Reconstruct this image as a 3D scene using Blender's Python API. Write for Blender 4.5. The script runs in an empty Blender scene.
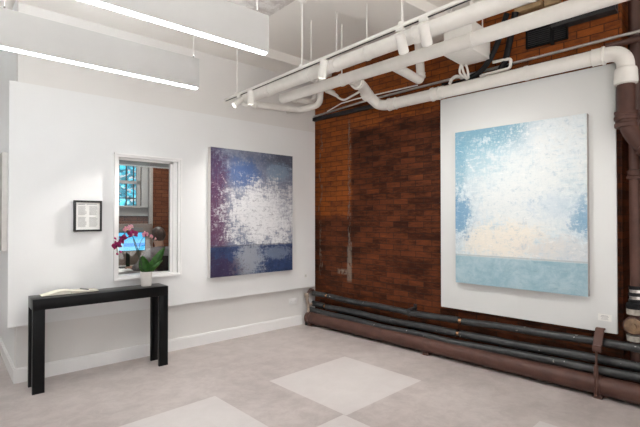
import bpy, bmesh, math, random
from mathutils import Vector, Matrix
random.seed(7)
S = bpy.context.scene
COL = S.collection
PI = math.pi

# ------------------------------------------------------------------ node helpers
class NT:
    def __init__(s, name):
        s.m = bpy.data.materials.new(name); s.m.use_nodes = True
        s.t = s.m.node_tree; s.t.nodes.clear()
        s.out = s.t.nodes.new('ShaderNodeOutputMaterial')
    def n(s, typ, **kw):
        nd = s.t.nodes.new(typ)
        for k, v in kw.items(): setattr(nd, k, v)
        return nd
    def link(s, a, b): s.t.links.new(a, b)
    def setin(s, sock, v):
        if hasattr(v, 'is_output'): s.link(v, sock)
        else:
            if isinstance(v, (tuple, list)) and len(v) == 3 and sock.type == 'RGBA': v = (*v, 1)
            sock.default_value = v
    def math(s, op, a, b=0.0, clamp=False):
        nd = s.n('ShaderNodeMath', operation=op, use_clamp=clamp)
        s.setin(nd.inputs[0], a); s.setin(nd.inputs[1], b); return nd.outputs[0]
    def mix(s, f, a, b, mode='MIX'):
        nd = s.n('ShaderNodeMix', data_type='RGBA', blend_type=mode, clamp_factor=True)
        s.setin(nd.inputs[0], f); s.setin(nd.inputs[6], a); s.setin(nd.inputs[7], b); return nd.outputs[2]
    def coord(s, which='Object'):
        return s.n('ShaderNodeTexCoord').outputs[which]
    def xyz(s, v):
        nd = s.n('ShaderNodeSeparateXYZ'); s.setin(nd.inputs[0], v); return nd.outputs
    def comb(s, x, y, z):
        nd = s.n('ShaderNodeCombineXYZ')
        for i, v in enumerate((x, y, z)): s.setin(nd.inputs[i], v)
        return nd.outputs[0]
    def scale(s, v, sc, off=(0, 0, 0)):
        nd = s.n('ShaderNodeMapping'); s.setin(nd.inputs[0], v)
        nd.inputs[1].default_value = off; nd.inputs[3].default_value = sc; return nd.outputs[0]
    def noise(s, v, sc=5, det=4, rough=.6, dist=0):
        nd = s.n('ShaderNodeTexNoise'); s.setin(nd.inputs['Vector'], v)
        nd.inputs['Scale'].default_value = sc; nd.inputs['Detail'].default_value = det
        nd.inputs['Roughness'].default_value = rough; nd.inputs['Distortion'].default_value = dist
        return nd.outputs[0]
    def step(s, v, a, b, lo=0., hi=1.):
        nd = s.n('ShaderNodeMapRange', interpolation_type='SMOOTHSTEP')
        s.setin(nd.inputs[0], v); s.setin(nd.inputs[1], a); s.setin(nd.inputs[2], b)
        nd.inputs[3].default_value = lo; nd.inputs[4].default_value = hi
        return nd.outputs[0]
    def bump(s, h, strength=.3, dist=.01):
        nd = s.n('ShaderNodeBump'); nd.inputs['Strength'].default_value = strength
        nd.inputs['Distance'].default_value = dist; s.setin(nd.inputs['Height'], h); return nd.outputs[0]
    def bsdf(s, col, rough=.5, metal=0., normal=None, spec=.5, coat=0.):
        p = s.n('ShaderNodeBsdfPrincipled')
        s.setin(p.inputs['Base Color'], col); s.setin(p.inputs['Roughness'], rough)
        p.inputs['Metallic'].default_value = metal; p.inputs['Specular IOR Level'].default_value = spec
        p.inputs['Coat Weight'].default_value = coat
        if normal is not None: s.link(normal, p.inputs['Normal'])
        s.link(p.outputs[0], s.out.inputs[0]); s.p = p
        return s.m

def paint(name, col, rough=.5, var=.06, sc=3., bumpy=.0, bsc=60, metal=0., spec=.5):
    t = NT(name); v = t.coord()
    k = t.step(t.noise(v, sc, 5), .3, .7)
    c = t.mix(k, tuple(x * (1 - var) for x in col), tuple(min(1, x * (1 + var)) for x in col))
    nm = t.bump(t.noise(v, bsc, 4), bumpy, .004) if bumpy else None
    return t.bsdf(c, rough, metal, nm, spec)

def emis(name, col, strength):
    t = NT(name); e = t.n('ShaderNodeEmission'); e.inputs[0].default_value = (*col, 1); e.inputs[1].default_value = strength
    t.link(e.outputs[0], t.out.inputs[0]); return t.m

M = {}
M['wall'] = paint('white_wall_paint', (.785, .79, .79), .55, .015, 1.2, .12, 35)
M['wall_shaded'] = paint('shade_toned_wall_paint', (.735, .722, .705), .6, .02, 1.2, .12, 35)  # shade above the lining panel put into the wall colour, darker and warmer
M['ceil'] = paint('ceiling_paint', (.85, .825, .785), .7, .02, 1.0, .1, 25)
M['trim'] = paint('white_trim_gloss', (.84, .835, .83), .35, .01)
M['led_housing'] = paint('pendant_white_felt', (.53, .53, .525), .7, .015, 8)
M['led'] = emis('led_diffuser_glow', (.90, .96, 1.0), 11.0)
M['led_up'] = emis('led_uplight_glow', (.95, .98, 1.0), 26.0)
M['white_metal'] = paint('white_powder_metal', (.80, .785, .75), .4, .02)
M['pipe_white'] = paint('white_painted_iron', (.83, .815, .775), .42, .05, 5, .15, 30)
M['pipe_brown'] = paint('brown_painted_iron', (.085, .041, .032), .45, .16, 9, .3, 40, spec=.25)
M['pipe_thin_brown'] = paint('dark_brown_paint', (.075, .036, .028), .5, .12)
M['steel_dark'] = paint('dark_grey_steel', (.028, .028, .030), .5, .2, 12, .2, spec=.2)
M['steel'] = paint('galvanised_conduit', (.55, .54, .52), .35, .08, 15, metal=.8)
M['chrome'] = paint('chrome_clamp', (.45, .44, .42), .2, .04, metal=1.)
M['copper'] = paint('bare_copper', (.55, .30, .16), .35, .1, metal=.9)
M['tan'] = paint('weathered_tan_iron', (.30, .235, .19), .55, .25, 14, .3)
M['wood'] = paint('raw_pine_blocking', (.34, .23, .12), .6, .15, 12)
M['satin_black'] = paint('satin_black_lacquer', (.0045, .0045, .005), .28, .15, 6, spec=.2)
M['frame_black'] = paint('black_frame_wood', (.010, .010, .011), .35, .1)
M['paper'] = paint('white_paper', (.80, .80, .77), .7, .02)
M['cream'] = paint('cream_page', (.74, .70, .60), .7, .03, 20)
M['print'] = paint('grey_print', (.42, .42, .42), .7, .1, 40)
M['ink'] = paint('dark_ink', (.16, .16, .16), .7, .1)
M['board'] = paint('white_display_board', (.69, .705, .70), .55, .012, 1.5)
M['ceramic'] = paint('white_ceramic', (.72, .69, .66), .35, .03, 20)
M['soil'] = paint('bark_soil', (.06, .035, .02), .9, .4, 60, .6)
M['stem'] = paint('dark_plant_stem', (.035, .05, .03), .5, .2, 20)
M['magenta'] = paint('magenta_petal', (.36, .012, .12), .45, .3, 60)
M['pink'] = paint('pale_pink_petal', (.70, .33, .42), .5, .2, 60)
M['lip'] = paint('deep_purple_lip', (.10, .005, .04), .5, .2, 40)
M['lipc'] = paint('cream_lip', (.65, .50, .30), .5, .2, 40)
M['black_rubber'] = paint('black_rubber', (.013, .013, .014), .55, .2, 20, .2, spec=.2)
M['grey_knit'] = paint('grey_knit', (.14, .13, .14), .9, .12, 60, .3)
M['trouser'] = paint('dark_trouser', (.03, .032, .04), .85, .1, 40)
M['skin'] = paint('skin', (.50, .31, .23), .5, .06, 20)
M['hair'] = paint('dark_hair', (.035, .024, .02), .45, .35, 60, .4)
M['office_grey'] = paint('grey_painted_wood', (.36, .36, .36), .5, .04)
M['cab_brown'] = paint('grey_brown_metal', (.16, .125, .105), .45, .06)
M['desk'] = paint('pale_laminate', (.50, .50, .51), .4, .04)
M['mug'] = paint('orange_glaze', (.62, .22, .03), .35, .1)
M['red'] = paint('red_plastic', (.50, .06, .04), .4, .1)
M['post'] = paint('grey_post', (.33, .32, .31), .5, .05)
M['leaf_out'] = paint('garden_leaf', (.03, .36, .48), .5, .5, 3)
M['pavement'] = paint('pavement', (.60, .59, .57), .8, .1)
M['rust'] = paint('rusty_brass', (.20, .125, .07), .5, .3, 25, .3)
M['lens'] = emis('spot_lens_glow', (1, .96, .9), 6.0)
M['office_fill'] = emis('office_fill_glow', (1, .96, .90), 30.0)
M['dirty_white'] = paint('dirty_white_paint', (.36, .33, .29), .6, .25, 25, .3)
M['grille'] = paint('black_grille', (.006, .006, .0065), .6, .2, spec=.1)

def make_plaster():
    t = NT('rough_plaster'); v = t.coord()
    a = t.noise(v, 9, 8, .75); k = t.step(a, .38, .62)
    c = t.mix(k, (.58, .54, .51), (.78, .76, .73))
    return t.bsdf(c, .85, 0, t.bump(a, .9, .03))
M['plaster'] = make_plaster()

def make_leaf():
    t = NT('orchid_leaf'); v = t.coord()
    k = t.step(t.noise(v, 25, 4), .3, .7)
    c = t.mix(k, (.018, .085, .012), (.06, .20, .03))
    return t.bsdf(c, .32)
M['leaf'] = make_leaf()

def make_black_pipe():
    t = NT('black_pipe_insulation'); v = t.coord()
    k = t.step(t.noise(v, 14, 6, .7), .3, .75)
    c = t.mix(k, (.012, .013, .014), (.042, .044, .046))
    f = t.step(t.noise(v, 23, 3, .6), .70, .72)
    c = t.mix(f, c, (.55, .53, .50))
    return t.bsdf(c, .42, 0, t.bump(t.noise(v, 20, 5), .5, .01))
M['pipe_black'] = make_black_pipe()

def make_floor(name, ca, cb):
    t = NT(name); v = t.coord()
    a = t.step(t.noise(v, 1.1, 6, .65), .3, .7)
    b = t.step(t.noise(v, 6, 8, .75, .4), .36, .64)
    k = t.math('ADD', t.math('MULTIPLY', a, .55), t.math('MULTIPLY', b, .45))
    c = t.mix(k, ca, cb)
    r = t.math('ADD', t.math('MULTIPLY', b, .08), .40)
    return t.bsdf(c, r, 0, t.bump(t.noise(v, 40, 4), .05, .003), .4)
M['floor'] = make_floor('pinkish_grey_vinyl', (.35, .305, .29), (.53, .475, .455))
M['floor_light'] = make_floor('pale_vinyl_square', (.53, .49, .475), (.60, .565, .55))

def make_brick(name, office=False):
    t = NT(name); v = t.coord(); x, y, z = t.xyz(v)[:3]
    wob = t.noise(v, 3.2, 3)
    zz = t.math('ADD', z, t.math('MULTIPLY', wob, .010))
    uv = t.comb(x, zz, 0.)
    b = t.n('ShaderNodeTexBrick'); t.link(uv, b.inputs['Vector'])
    b.offset = .5; b.inputs['Scale'].default_value = 1.
    b.inputs['Brick Width'].default_value = .205; b.inputs['Row Height'].default_value = .0675
    b.inputs['Mortar Size'].default_value = .0042; b.inputs['Mortar Smooth'].default_value = .35
    b.inputs['Bias'].default_value = -.1
    b.inputs['Color1'].default_value = (0, 0, 0, 1); b.inputs['Color2'].default_value = (1, 1, 1, 1); b.inputs['Mortar'].default_value = (.5, .5, .5, 1)
    rnd = b.outputs['Color']; mort = b.outputs['Fac']
    n1 = t.noise(t.scale(v, (1, 1, 3.2)), 2.2, 7, .72)
    n2 = t.noise(t.scale(v, (1, 1, 4)), 9, 6, .7)
    n3 = t.noise(t.scale(v, (1, 1, 1)), 55, 4, .7)
    dark = (.030, .009, .004); mid = (.112, .031, .011); warm = (.29, .078, .015)
    if office: dark, mid, warm = (.06, .022, .014), (.15, .055, .03), (.22, .09, .045)
    k = t.math('ADD', t.math('MULTIPLY', rnd, .27), t.math('MULTIPLY', n2, .85))
    k = t.math('ADD', k, t.math('MULTIPLY', t.math('SUBTRACT', n1, .5), 1.3))
    if not office:
        # orange, less stained brick: the strip by the corner and the band up by the pipes
        strip = t.math('MULTIPLY', t.step(x, .70, .64), t.step(z, 1.42, 1.52))
        wobz = t.math('ADD', z, t.math('MULTIPLY', t.math('SUBTRACT', n1, .5), .5))
        up = t.step(wobz, 2.52, 2.72)
        gain = t.math('MAXIMUM', strip, up)
        k = t.math('ADD', k, t.math('SUBTRACT', t.math('MULTIPLY', gain, .50), .17))
    c = t.mix(t.step(k, .12, .55), dark, mid)
    c = t.mix(t.step(k, .50, 1.05), c, warm)
    c = t.mix(t.math('MULTIPLY', t.step(n3, .5, .8), .35), c, (.018, .010, .008))
    mcol = (.022, .014, .011)
    c = t.mix(t.math('MULTIPLY', mort, .8), c, mcol)
    h = t.math('SUBTRACT', t.math('ADD', t.math('MULTIPLY', n2, .35), t.math('MULTIPLY', n3, .15)), mort)
    if not office:
        # plaster scars left by a removed partition
        nz = t.noise(t.scale(v, (1, 1, .35)), 26, 5, .75)
        nl = t.noise(v, 5.5, 3)
        zr = t.math('MULTIPLY', t.step(z, .62, .70), t.step(z, 2.80, 2.62))
        def band(c0, hw, a, bb):
            d = t.math('ABSOLUTE', t.math('SUBTRACT', t.math('ADD', x, t.math('MULTIPLY', t.math('SUBTRACT', nl, .5), .07)), c0))
            return t.math('MULTIPLY', t.step(d, hw, hw * .45), t.step(nz, a, bb))
        s1 = band(.115, .040, .50, .60); s2 = band(.64, .036, .49, .58)
        dx = t.math('ABSOLUTE', t.math('SUBTRACT', x, .53)); dz = t.math('ABSOLUTE', t.math('SUBTRACT', z, .745))
        patch = t.math('MULTIPLY', t.math('MULTIPLY', t.step(dx, .12, .05), t.step(dz, .045, .02)), t.step(nz, .42, .5))
        low = t.math('MULTIPLY', t.math('MULTIPLY', t.step(t.math('ABSOLUTE', t.math('SUBTRACT', x, .64)), .05, .025), t.step(t.math('ABSOLUTE', t.math('SUBTRACT', z, .86)), .26, .2)), t.step(nz, .36, .46))
        sc = t.math('MAXIMUM', t.math('MULTIPLY', t.math('MAXIMUM', s1, s2), zr), t.math('MAXIMUM', patch, low), True)
        c = t.mix(t.math('MULTIPLY', sc, .75), c, (.20, .165, .13))
        h = t.math('ADD', h, sc)
    r = t.math('ADD', .38, t.math('MULTIPLY', n2, .25))
    return t.bsdf(c, r, 0, t.bump(h, .7, .008), .12)
M['brick'] = make_brick('old_red_brick')
M['brick_office'] = make_brick('office_red_brick', True)

def canvas_common(t):
    v = t.coord('UV'); x, y = t.xyz(v)[:2]
    big = t.noise(v, 2.6, 3, .55)
    blot = t.noise(t.scale(v, (1, 1.25, 1), (3, 1, 0)), 7, 8, .72, .3)
    hs = t.noise(t.scale(v, (5, 26, 1)), 2.2, 6, .75, .2)     # horizontal drags
    vs = t.noise(t.scale(v, (28, 6, 1), (5, 2, 0)), 2.0, 6, .75, .2)   # vertical drags
    fine = t.noise(v, 60, 6, .8)
    grit = t.noise(t.scale(v, (1, 1.3, 1), (1, 7, 0)), 20, 8, .8, .4)
    def off(src, k): return t.math('MULTIPLY', t.math('SUBTRACT', src, .5), k)
    def blob(cx, cy, rx, ry, wob=.55, a=1.16, b=.48):
        dx = t.math('DIVIDE', t.math('SUBTRACT', x, cx), rx); dy = t.math('DIVIDE', t.math('SUBTRACT', y, cy), ry)
        d = t.math('SQRT', t.math('ADD', t.math('MULTIPLY', dx, dx), t.math('MULTIPLY', dy, dy)))
        for srcn, w in ((blot, 1.3), (grit, 1.7), (hs, 1.0), (vs, .9), (big, .7)): d = t.math('ADD', d, off(srcn, w * wob * 1.75))
        return t.step(d, a, b)
    return v, x, y, big, blot, hs, vs, fine, off, blob, grit

def make_painting_purple():
    t = NT('purple_blue_abstract_paint')
    v, x, y, big, blot, hs, vs, fine, off, blob, grit = canvas_common(t)
    c = t.mix(t.step(blot, .35, .65), (.095, .115, .19), (.22, .24, .31))         # slate blue ground
    c = t.mix(blob(.40, .80, .24, .15), c, (.070, .125, .28))
    c = t.mix(blob(.95, .96, .30, .13), c, (.07, .08, .115))
    c = t.mix(blob(.80, .84, .18, .09), c, (.20, .27, .37))
    c = t.mix(blob(.02, .60, .20, .52), c, (.060, .034, .090))                  # purple left side
    c = t.mix(t.math('MULTIPLY', blob(.06, .42, .20, .36, .9), .7), c, (.12, .032, .085))
    c = t.mix(blob(.70, .50, .60, .29, .7), c, (.44, .44, .48))                 # pale centre
    c = t.mix(t.math('MULTIPLY', blob(.60, .47, .46, .27, 1.0), .9), c, (.70, .70, .71))
    c = t.mix(t.math('MULTIPLY', t.math('MULTIPLY', blob(.66, .42, .5, .4, .8), t.step(hs, .53, .64)), .6), c, (.26, .27, .31))
    c = t.mix(t.math('MULTIPLY', t.math('MULTIPLY', t.step(x, .30, .08), t.step(vs, .54, .64)), .45), c, (.36, .34, .40))
    c = t.mix(t.math('MULTIPLY', t.step(vs, .58, .70), .5), c, (.09, .08, .14))
    c = t.mix(t.math('MULTIPLY', t.step(grit, .56, .66), .45), c, (.50, .51, .55))
    c = t.mix(t.math('MULTIPLY', t.step(grit, .47, .35), .60), c, (.08, .08, .12))
    # dark band along the foot
    lo = t.mix(t.step(blot, .35, .65), (.012, .022, .070), (.030, .055, .14))
    lo = t.mix(t.math('MULTIPLY', blob(.45, .12, .20, .20, .8), .85), lo, (.30, .32, .36))
    lo = t.mix(t.math('MULTIPLY', blob(.75, .16, .25, .06, .9), .6), lo, (.20, .24, .32))
    lo = t.mix(t.math('MULTIPLY', blob(.10, .06, .25, .10, .9), .7), lo, (.04, .015, .05))
    lo = t.mix(t.math('MULTIPLY', t.step(hs, .60, .70), .35), lo, (.35, .38, .45))
    edge = t.step(t.math('ADD', y, off(fine, .010)), .236, .226)
    c = t.mix(edge, c, lo)
    line = t.math('MULTIPLY', t.step(t.math('ABSOLUTE', t.math('SUBTRACT', y, .236)), .007, .002), .6)
    c = t.mix(line, c, (.03, .035, .06))
    c = t.mix(t.math('MULTIPLY', t.step(fine, .58, .72), .22), c, (.75, .75, .78))
    c = t.mix(t.math('MULTIPLY', t.step(fine, .42, .30), .28), c, (.04, .04, .07))
    return t.bsdf(c, .5, 0, t.bump(t.math('ADD', blot, t.math('MULTIPLY', fine, .6)), .5, .004), .4)

def make_painting_blue():
    t = NT('pale_blue_abstract_paint')
    v, x, y, big, blot, hs, vs, fine, off, blob, grit = canvas_common(t)
    c = t.mix(t.step(grit, .35, .65), (.36, .48, .55), (.62, .68, .70))
    c = t.mix(t.math('MULTIPLY', blob(.28, .98, .48, .24, .8), .9), c, (.13, .31, .42))
    c = t.mix(t.math('MULTIPLY', blob(.30, .78, .30, .16, .7), .7), c, (.30, .49, .57))
    c = t.mix(t.math('MULTIPLY', blob(.03, .78, .08, .22, .9), .75), c, (.15, .34, .46))
    c = t.mix(t.math('MULTIPLY', blob(.85, .90, .30, .25, .5), .7), c, (.68, .73, .75))
    c = t.mix(t.math('MULTIPLY', blob(.58, .55, .46, .42, .9), .85), c, (.66, .69, .69))
    c = t.mix(t.math('MULTIPLY', blob(.40, .28, .40, .14, .6), .85), c, (.73, .675, .585))     # cream low centre
    c = t.mix(t.math('MULTIPLY', blob(.03, .44, .12, .16, 1.0), .85), c, (.10, .26, .43))
    c = t.mix(t.math('MULTIPLY', blob(.98, .44, .10, .12, 1.0), .8), c, (.11, .27, .43))
    c = t.mix(t.math('MULTIPLY', blob(.80, .50, .20, .10, .8), .5), c, (.45, .55, .64))
    c = t.mix(t.math('MULTIPLY', blob(.82, .24, .30, .09, .9), .6), c, (.55, .55, .55))
    c = t.mix(t.math('MULTIPLY', t.step(grit, .47, .34), .6), c, (.32, .44, .53))
    c = t.mix(t.math('MULTIPLY', t.step(hs, .55, .68), .45), c, (.34, .47, .56))
    c = t.mix(t.math('MULTIPLY', t.step(vs, .58, .70), .40), c, (.42, .53, .60))
    c = t.mix(t.math('MULTIPLY', t.step(hs, .43, .33), .5), c, (.80, .81, .80))
    lo = t.mix(t.step(blot, .33, .67), (.22, .36, .43), (.37, .49, .54))
    lo = t.mix(t.math('MULTIPLY', t.step(hs, .55, .68), .45), lo, (.18, .27, .33))
    lo = t.mix(t.math('MULTIPLY', t.step(vs, .62, .70), .4), lo, (.52, .60, .63))
    edge = t.step(t.math('ADD', y, off(fine, .008)), .184, .176)
    c = t.mix(edge, c, lo)
    line = t.math('MULTIPLY', t.step(t.math('ABSOLUTE', t.math('SUBTRACT', y, .186)), .006, .002), .6)
    c = t.mix(line, c, (.30, .34, .36))
    c = t.mix(t.math('MULTIPLY', t.step(fine, .45, .30), .40), c, (.28, .38, .45))
    c = t.mix(t.math('MULTIPLY', t.step(fine, .60, .74), .25), c, (.85, .86, .86))
    return t.bsdf(c, .5, 0, t.bump(t.math('ADD', blot, t.math('MULTIPLY', fine, .6)), .5, .004), .4)
M['art_purple'] = make_painting_purple()
M['art_blue'] = make_painting_blue()
M['art_green'] = paint('grey_green_paint', (.40, .42, .36), .5, .2, 8, .2)
M['canvas_side'] = paint('raw_canvas_side', (.66, .64, .62), .6, .03, 20)
M['canvas_side_grey'] = paint('grey_canvas_side', (.40, .37, .36), .6, .08, 20)

def make_glass():
    t = NT('clear_pane')
    tr = t.n('ShaderNodeBsdfTransparent'); tr.inputs[0].default_value = (.95, .97, .97, 1)
    gl = t.n('ShaderNodeBsdfGlossy'); gl.inputs['Roughness'].default_value = .02
    fr = t.n('ShaderNodeFresnel'); fr.inputs[0].default_value = 1.45
    mx = t.n('ShaderNodeMixShader'); t.link(fr.outputs[0], mx.inputs[0]); t.link(tr.outputs[0], mx.inputs[1]); t.link(gl.outputs[0], mx.inputs[2])
    t.link(mx.outputs[0], t.out.inputs[0]); return t.m
M['glass'] = make_glass()

def make_screen():
    t = NT('lit_screen'); v = t.coord('UV'); x, y = t.xyz(v)[:2]
    c = t.mix(t.step(y, .44, .40), (.10, .55, .95), (.03, .30, .80))
    c = t.mix(t.step(y, .24, .2), c, (.12, .60, .95))
    c = t.mix(t.math('MULTIPLY', t.step(x, .36, .34), t.step(y, .5, .46)), c, (.30, .72, .98))
    e = t.n('ShaderNodeEmission'); t.link(c, e.inputs[0]); e.inputs[1].default_value = .62
    t.link(e.outputs[0], t.out.inputs[0]); return t.m
M['screen'] = make_screen()

# ------------------------------------------------------------------ mesh helpers
class MB:
    def __init__(s): s.b = bmesh.new(); s.mi = 0; s.uv = False
    def face(s, vs):
        try: f = s.b.faces.new(vs); f.material_index = s.mi; return f
        except ValueError: return None
    def box(s, lo, hi, bev=0., rot=None, at=None):
        lo = Vector(lo); hi = Vector(hi)
        P = [Vector((x, y, z)) for x in (lo.x, hi.x) for y in (lo.y, hi.y) for z in (lo.z, hi.z)]
        if rot is not None:
            P = [rot @ p for p in P]
        if at is not None: P = [p + Vector(at) for p in P]
        vs = [s.b.verts.new(p) for p in P]
        fs = [s.face([vs[i] for i in q]) for q in ((0, 1, 3, 2), (4, 6, 7, 5), (0, 4, 5, 1), (2, 3, 7, 6), (0, 2, 6, 4), (1, 5, 7, 3))]
        if bev > 0:
            es = list({e for f in fs for e in f.edges})
            bmesh.ops.bevel(s.b, geom=es, offset=bev, segments=2, affect='EDGES', profile=.5, material=-1)
        return s
    def ring(s, c, ax, up, r, n):
        a = ax.normalized(); u = (up - a * up.dot(a)).normalized(); w = a.cross(u)
        return [s.b.verts.new(c + (u * math.cos(2 * PI * i / n) + w * math.sin(2 * PI * i / n)) * r) for i in range(n)]
    def tube(s, pts, r, n=16, caps=True):
        pts = [Vector(p) for p in pts]; N = len(pts)
        rs = r if isinstance(r, (list, tuple)) else [r] * N
        up = Vector((0, 0, 1)); prev = None; rings = []
        d0 = (pts[1] - pts[0]).normalized()
        u = Vector((0, 0, 1)) if abs(d0.z) < .9 else Vector((1, 0, 0))
        for i, p in enumerate(pts):
            if i == 0: t = pts[1] - pts[0]
            elif i == N - 1: t = pts[-1] - pts[-2]
            else: t = (pts[i + 1] - p).normalized() + (p - pts[i - 1]).normalized()
            t.normalize(); u = (u - t * u.dot(t)); u = u.normalized() if u.length > 1e-5 else Vector((1, 0, 0))
            rings.append(s.ring(p, t, u, rs[i], n))
        for a, b in zip(rings, rings[1:]):
            for i in range(n): s.face((a[i], a[(i + 1) % n], b[(i + 1) % n], b[i]))
        if caps: s.face(rings[0][::-1]); s.face(rings[-1])
        return s
    def cyl(s, a, b, r, r2=None, n=20): return s.tube([a, b], [r, r if r2 is None else r2], n)
    def lathe(s, prof, at=(0, 0, 0), n=28, ax=Vector((0, 0, 1))):
        at = Vector(at); q = Vector((0, 0, 1)).rotation_difference(Vector(ax).normalized())
        rings = []
        for r, z in prof:
            rings.append([s.b.verts.new(at + q @ Vector((r * math.cos(2 * PI * i / n), r * math.sin(2 * PI * i / n), z))) for i in range(n)])
        for a, b in zip(rings, rings[1:]):
            for i in range(n): s.face((a[i], a[(i + 1) % n], b[(i + 1) % n], b[i]))
        s.face(rings[0][::-1]); s.face(rings[-1]); return s
    def quad(s, a, b, c, d): 
        s.face([s.b.verts.new(Vector(p)) for p in (a, b, c, d)]); return s
    def grid(s, fn, nu, nv):
        g = [[s.b.verts.new(Vector(fn(i / nu, j / nv))) for j in range(nv + 1)] for i in range(nu + 1)]
        for i in range(nu):
            for j in range(nv): s.face((g[i][j], g[i + 1][j], g[i + 1][j + 1], g[i][j + 1]))
        return s
    def build(s, name, mats, parent=None, smooth=True, uvrect=None, angle=38, recalc=True):
        if recalc: bmesh.ops.recalc_face_normals(s.b, faces=s.b.faces[:])
        me = bpy.data.meshes.new(name)
        if uvrect:
            lay = s.b.loops.layers.uv.new('UVMap'); fn = uvrect
            for f in s.b.faces:
                for l in f.loops: l[lay].uv = fn(l.vert.co)
        s.b.to_mesh(me); s.b.free()
        for m in (mats if isinstance(mats, (list, tuple)) else [mats]): me.materials.append(M[m])
        if smooth:
            me.polygons.foreach_set('use_smooth', [True] * len(me.polygons))
            me.set_sharp_from_angle(angle=math.radians(angle))
        o = bpy.data.objects.new(name, me); COL.objects.link(o)
        if parent is not None:
            o.parent = parent
            o.matrix_parent_inverse = parent.matrix_basis.inverted()
        return o

def fillet(pts, rad, seg=7):
    pts = [Vector(p) for p in pts]; out = [pts[0]]
    for a, b, c in zip(pts, pts[1:], pts[2:]):
        r = min(rad, (a - b).length * .48, (c - b).length * .48)
        p = b + (a - b).normalized() * r; q = b + (c - b).normalized() * r
        for i in range(seg + 1):
            t = i / seg; out.append(p * (1 - t) ** 2 + b * 2 * t * (1 - t) + q * t * t)
    out.append(pts[-1]); return out

def tag(o, label, cat, group=None):
    o['label'] = label; o['category'] = cat
    if group: o['group'] = group
    return o
def thing(name, label, cat, loc=(0, 0, 0), rz=0., group=None):
    o = bpy.data.objects.new(name, None); COL.objects.link(o); o.empty_display_size = .1
    o.matrix_basis = Matrix.Translation(Vector(loc)) @ Matrix.Rotation(rz, 4, 'Z')
    return tag(o, label, cat, group)
def struct(o): o['kind'] = 'structure'; return o

# brick wall frame: s runs along the brick wall from the corner, o stands off it into the room
BO = Vector((3.95, 4.63, 0)); BE = Vector((.0730, -.9973, 0)); BN = Vector((-.9973, -.0730, 0))
def B(s, o, z): return BO + BE * s + BN * o + Vector((0, 0, z))
BROT = math.atan2(BE.y, BE.x)                                    # local x = s, local y = minus o
BR3 = Matrix.Rotation(BROT, 3, 'Z')
def bbox(mb, s0, s1, o0, o1, z0, z1, bev=0.): return mb.box((s0, -o1, z0), (s1, -o0, z1), bev, BR3, BO)

# ------------------------------------------------------------------ the room
CE = 3.48; SOF = 3.37
m = MB(); m.box((-3.1, -3.2, -.12), (5.4, 7.9, 0))
m.mi = 1
def tile(A, ex=Vector((-.985, -.045, 0)), ey=Vector((.043, -.93, 0))):
    A = Vector((*A, .0008)); m.quad(A, A + ex, A + ex + ey, A + ey)
tile((3.182, 3.247)); tile((1.679, 3.225)); tile((2.235, 2.296)); tile((3.224, 1.30)); tile((.70, 2.27)); tile((1.72, 1.36))
struct(m.build('floor', ['floor', 'floor_light'], smooth=False))

m = MB(); m.box((-3.1, -3.2, CE), (5.4, 7.9, CE + .15))
struct(m.build('ceiling', 'ceil', smooth=False))
def ceil_piece(lo, hi, mat='ceil', name='ceiling'):
    q = MB(); q.box(lo, hi); return struct(q.build(name, mat, smooth=False))
ceil_piece((.488, 4.26, SOF), (3.93, 4.63, CE))                   # dropped soffit along the white wall
ceil_piece((2.46, 2.36, SOF), (4.05, 2.885, CE))                  # shallow downstand beam
ceil_piece((1.15, 2.95, CE - .018), (2.43, 4.2, CE), 'plaster')   # bare plaster patch

# white wall with the window opening; a thin lining panel stands proud of it
WX0, WX1, WZ0, WZ1 = 1.305, 1.915, .855, 2.060
m = MB()
def holed(m, x0, x1, y0, y1, z0, z1):
    m.box((x0, y0, z0), (WX0, y1, z1)); m.box((WX1, y0, z0), (x1, y1, z1))
    m.box((WX0, y0, z0), (WX1, y1, WZ0)); m.box((WX0, y0, WZ1), (WX1, y1, z1))
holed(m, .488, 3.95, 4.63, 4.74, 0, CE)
struct(m.build('wall_left', 'wall_shaded', smooth=False))
m = MB(); holed(m, .42, 3.88, 4.55, 4.63, .51, 2.64)
struct(m.build('wall_left', 'wall', smooth=False))
m = MB(); m.box((.488, 4.74, 0), (.60, 7.6, CE)); struct(m.build('wall_return', 'wall', smooth=False))
m = MB(); m.box((.42, 4.63, .51), (.488, 7.6, 2.64)); struct(m.build('wall_return', 'wall', smooth=False))
m = MB(); m.box((.488, 4.612, 0), (3.70, 4.63, .115), .0); m.box((.488, 4.618, .115), (3.70, 4.63, .128))
struct(m.build('baseboard_left', 'trim', smooth=False))
m = MB(); m.box((.470, 4.612, 0), (.488, 7.6, .115)); m.box((.476, 4.618, .115), (.488, 7.6, .128))
struct(m.build('baseboard_return', 'trim', smooth=False))
m = MB(); m.box((-3.1, 7.6, 0), (.60, 7.75, CE)); struct(m.build('wall_far', 'wall', smooth=False))
m = MB(); m.box((-3.25, -3.2, 0), (-3.1, 7.75, CE)); struct(m.build('wall_side', 'wall', smooth=False))
# unseen shopfront added behind the viewer so daylight fill comes in between its mullions
m = MB(); m.box((-3.1, -3.3, 0), (5.0, -3.2, .35)); m.box((-3.1, -3.3, 3.15), (5.0, -3.2, CE))
for i in range(5): m.box((-3.1 + i * 1.98, -3.3, .35), (-3.0 + i * 1.98, -3.2, 3.15))
struct(m.build('window_3', 'trim', smooth=False))
m = MB(); m.box((-14, -22, -.14), (16, -3.3, -.02)); struct(m.build('ground', 'pavement', smooth=False))

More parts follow.
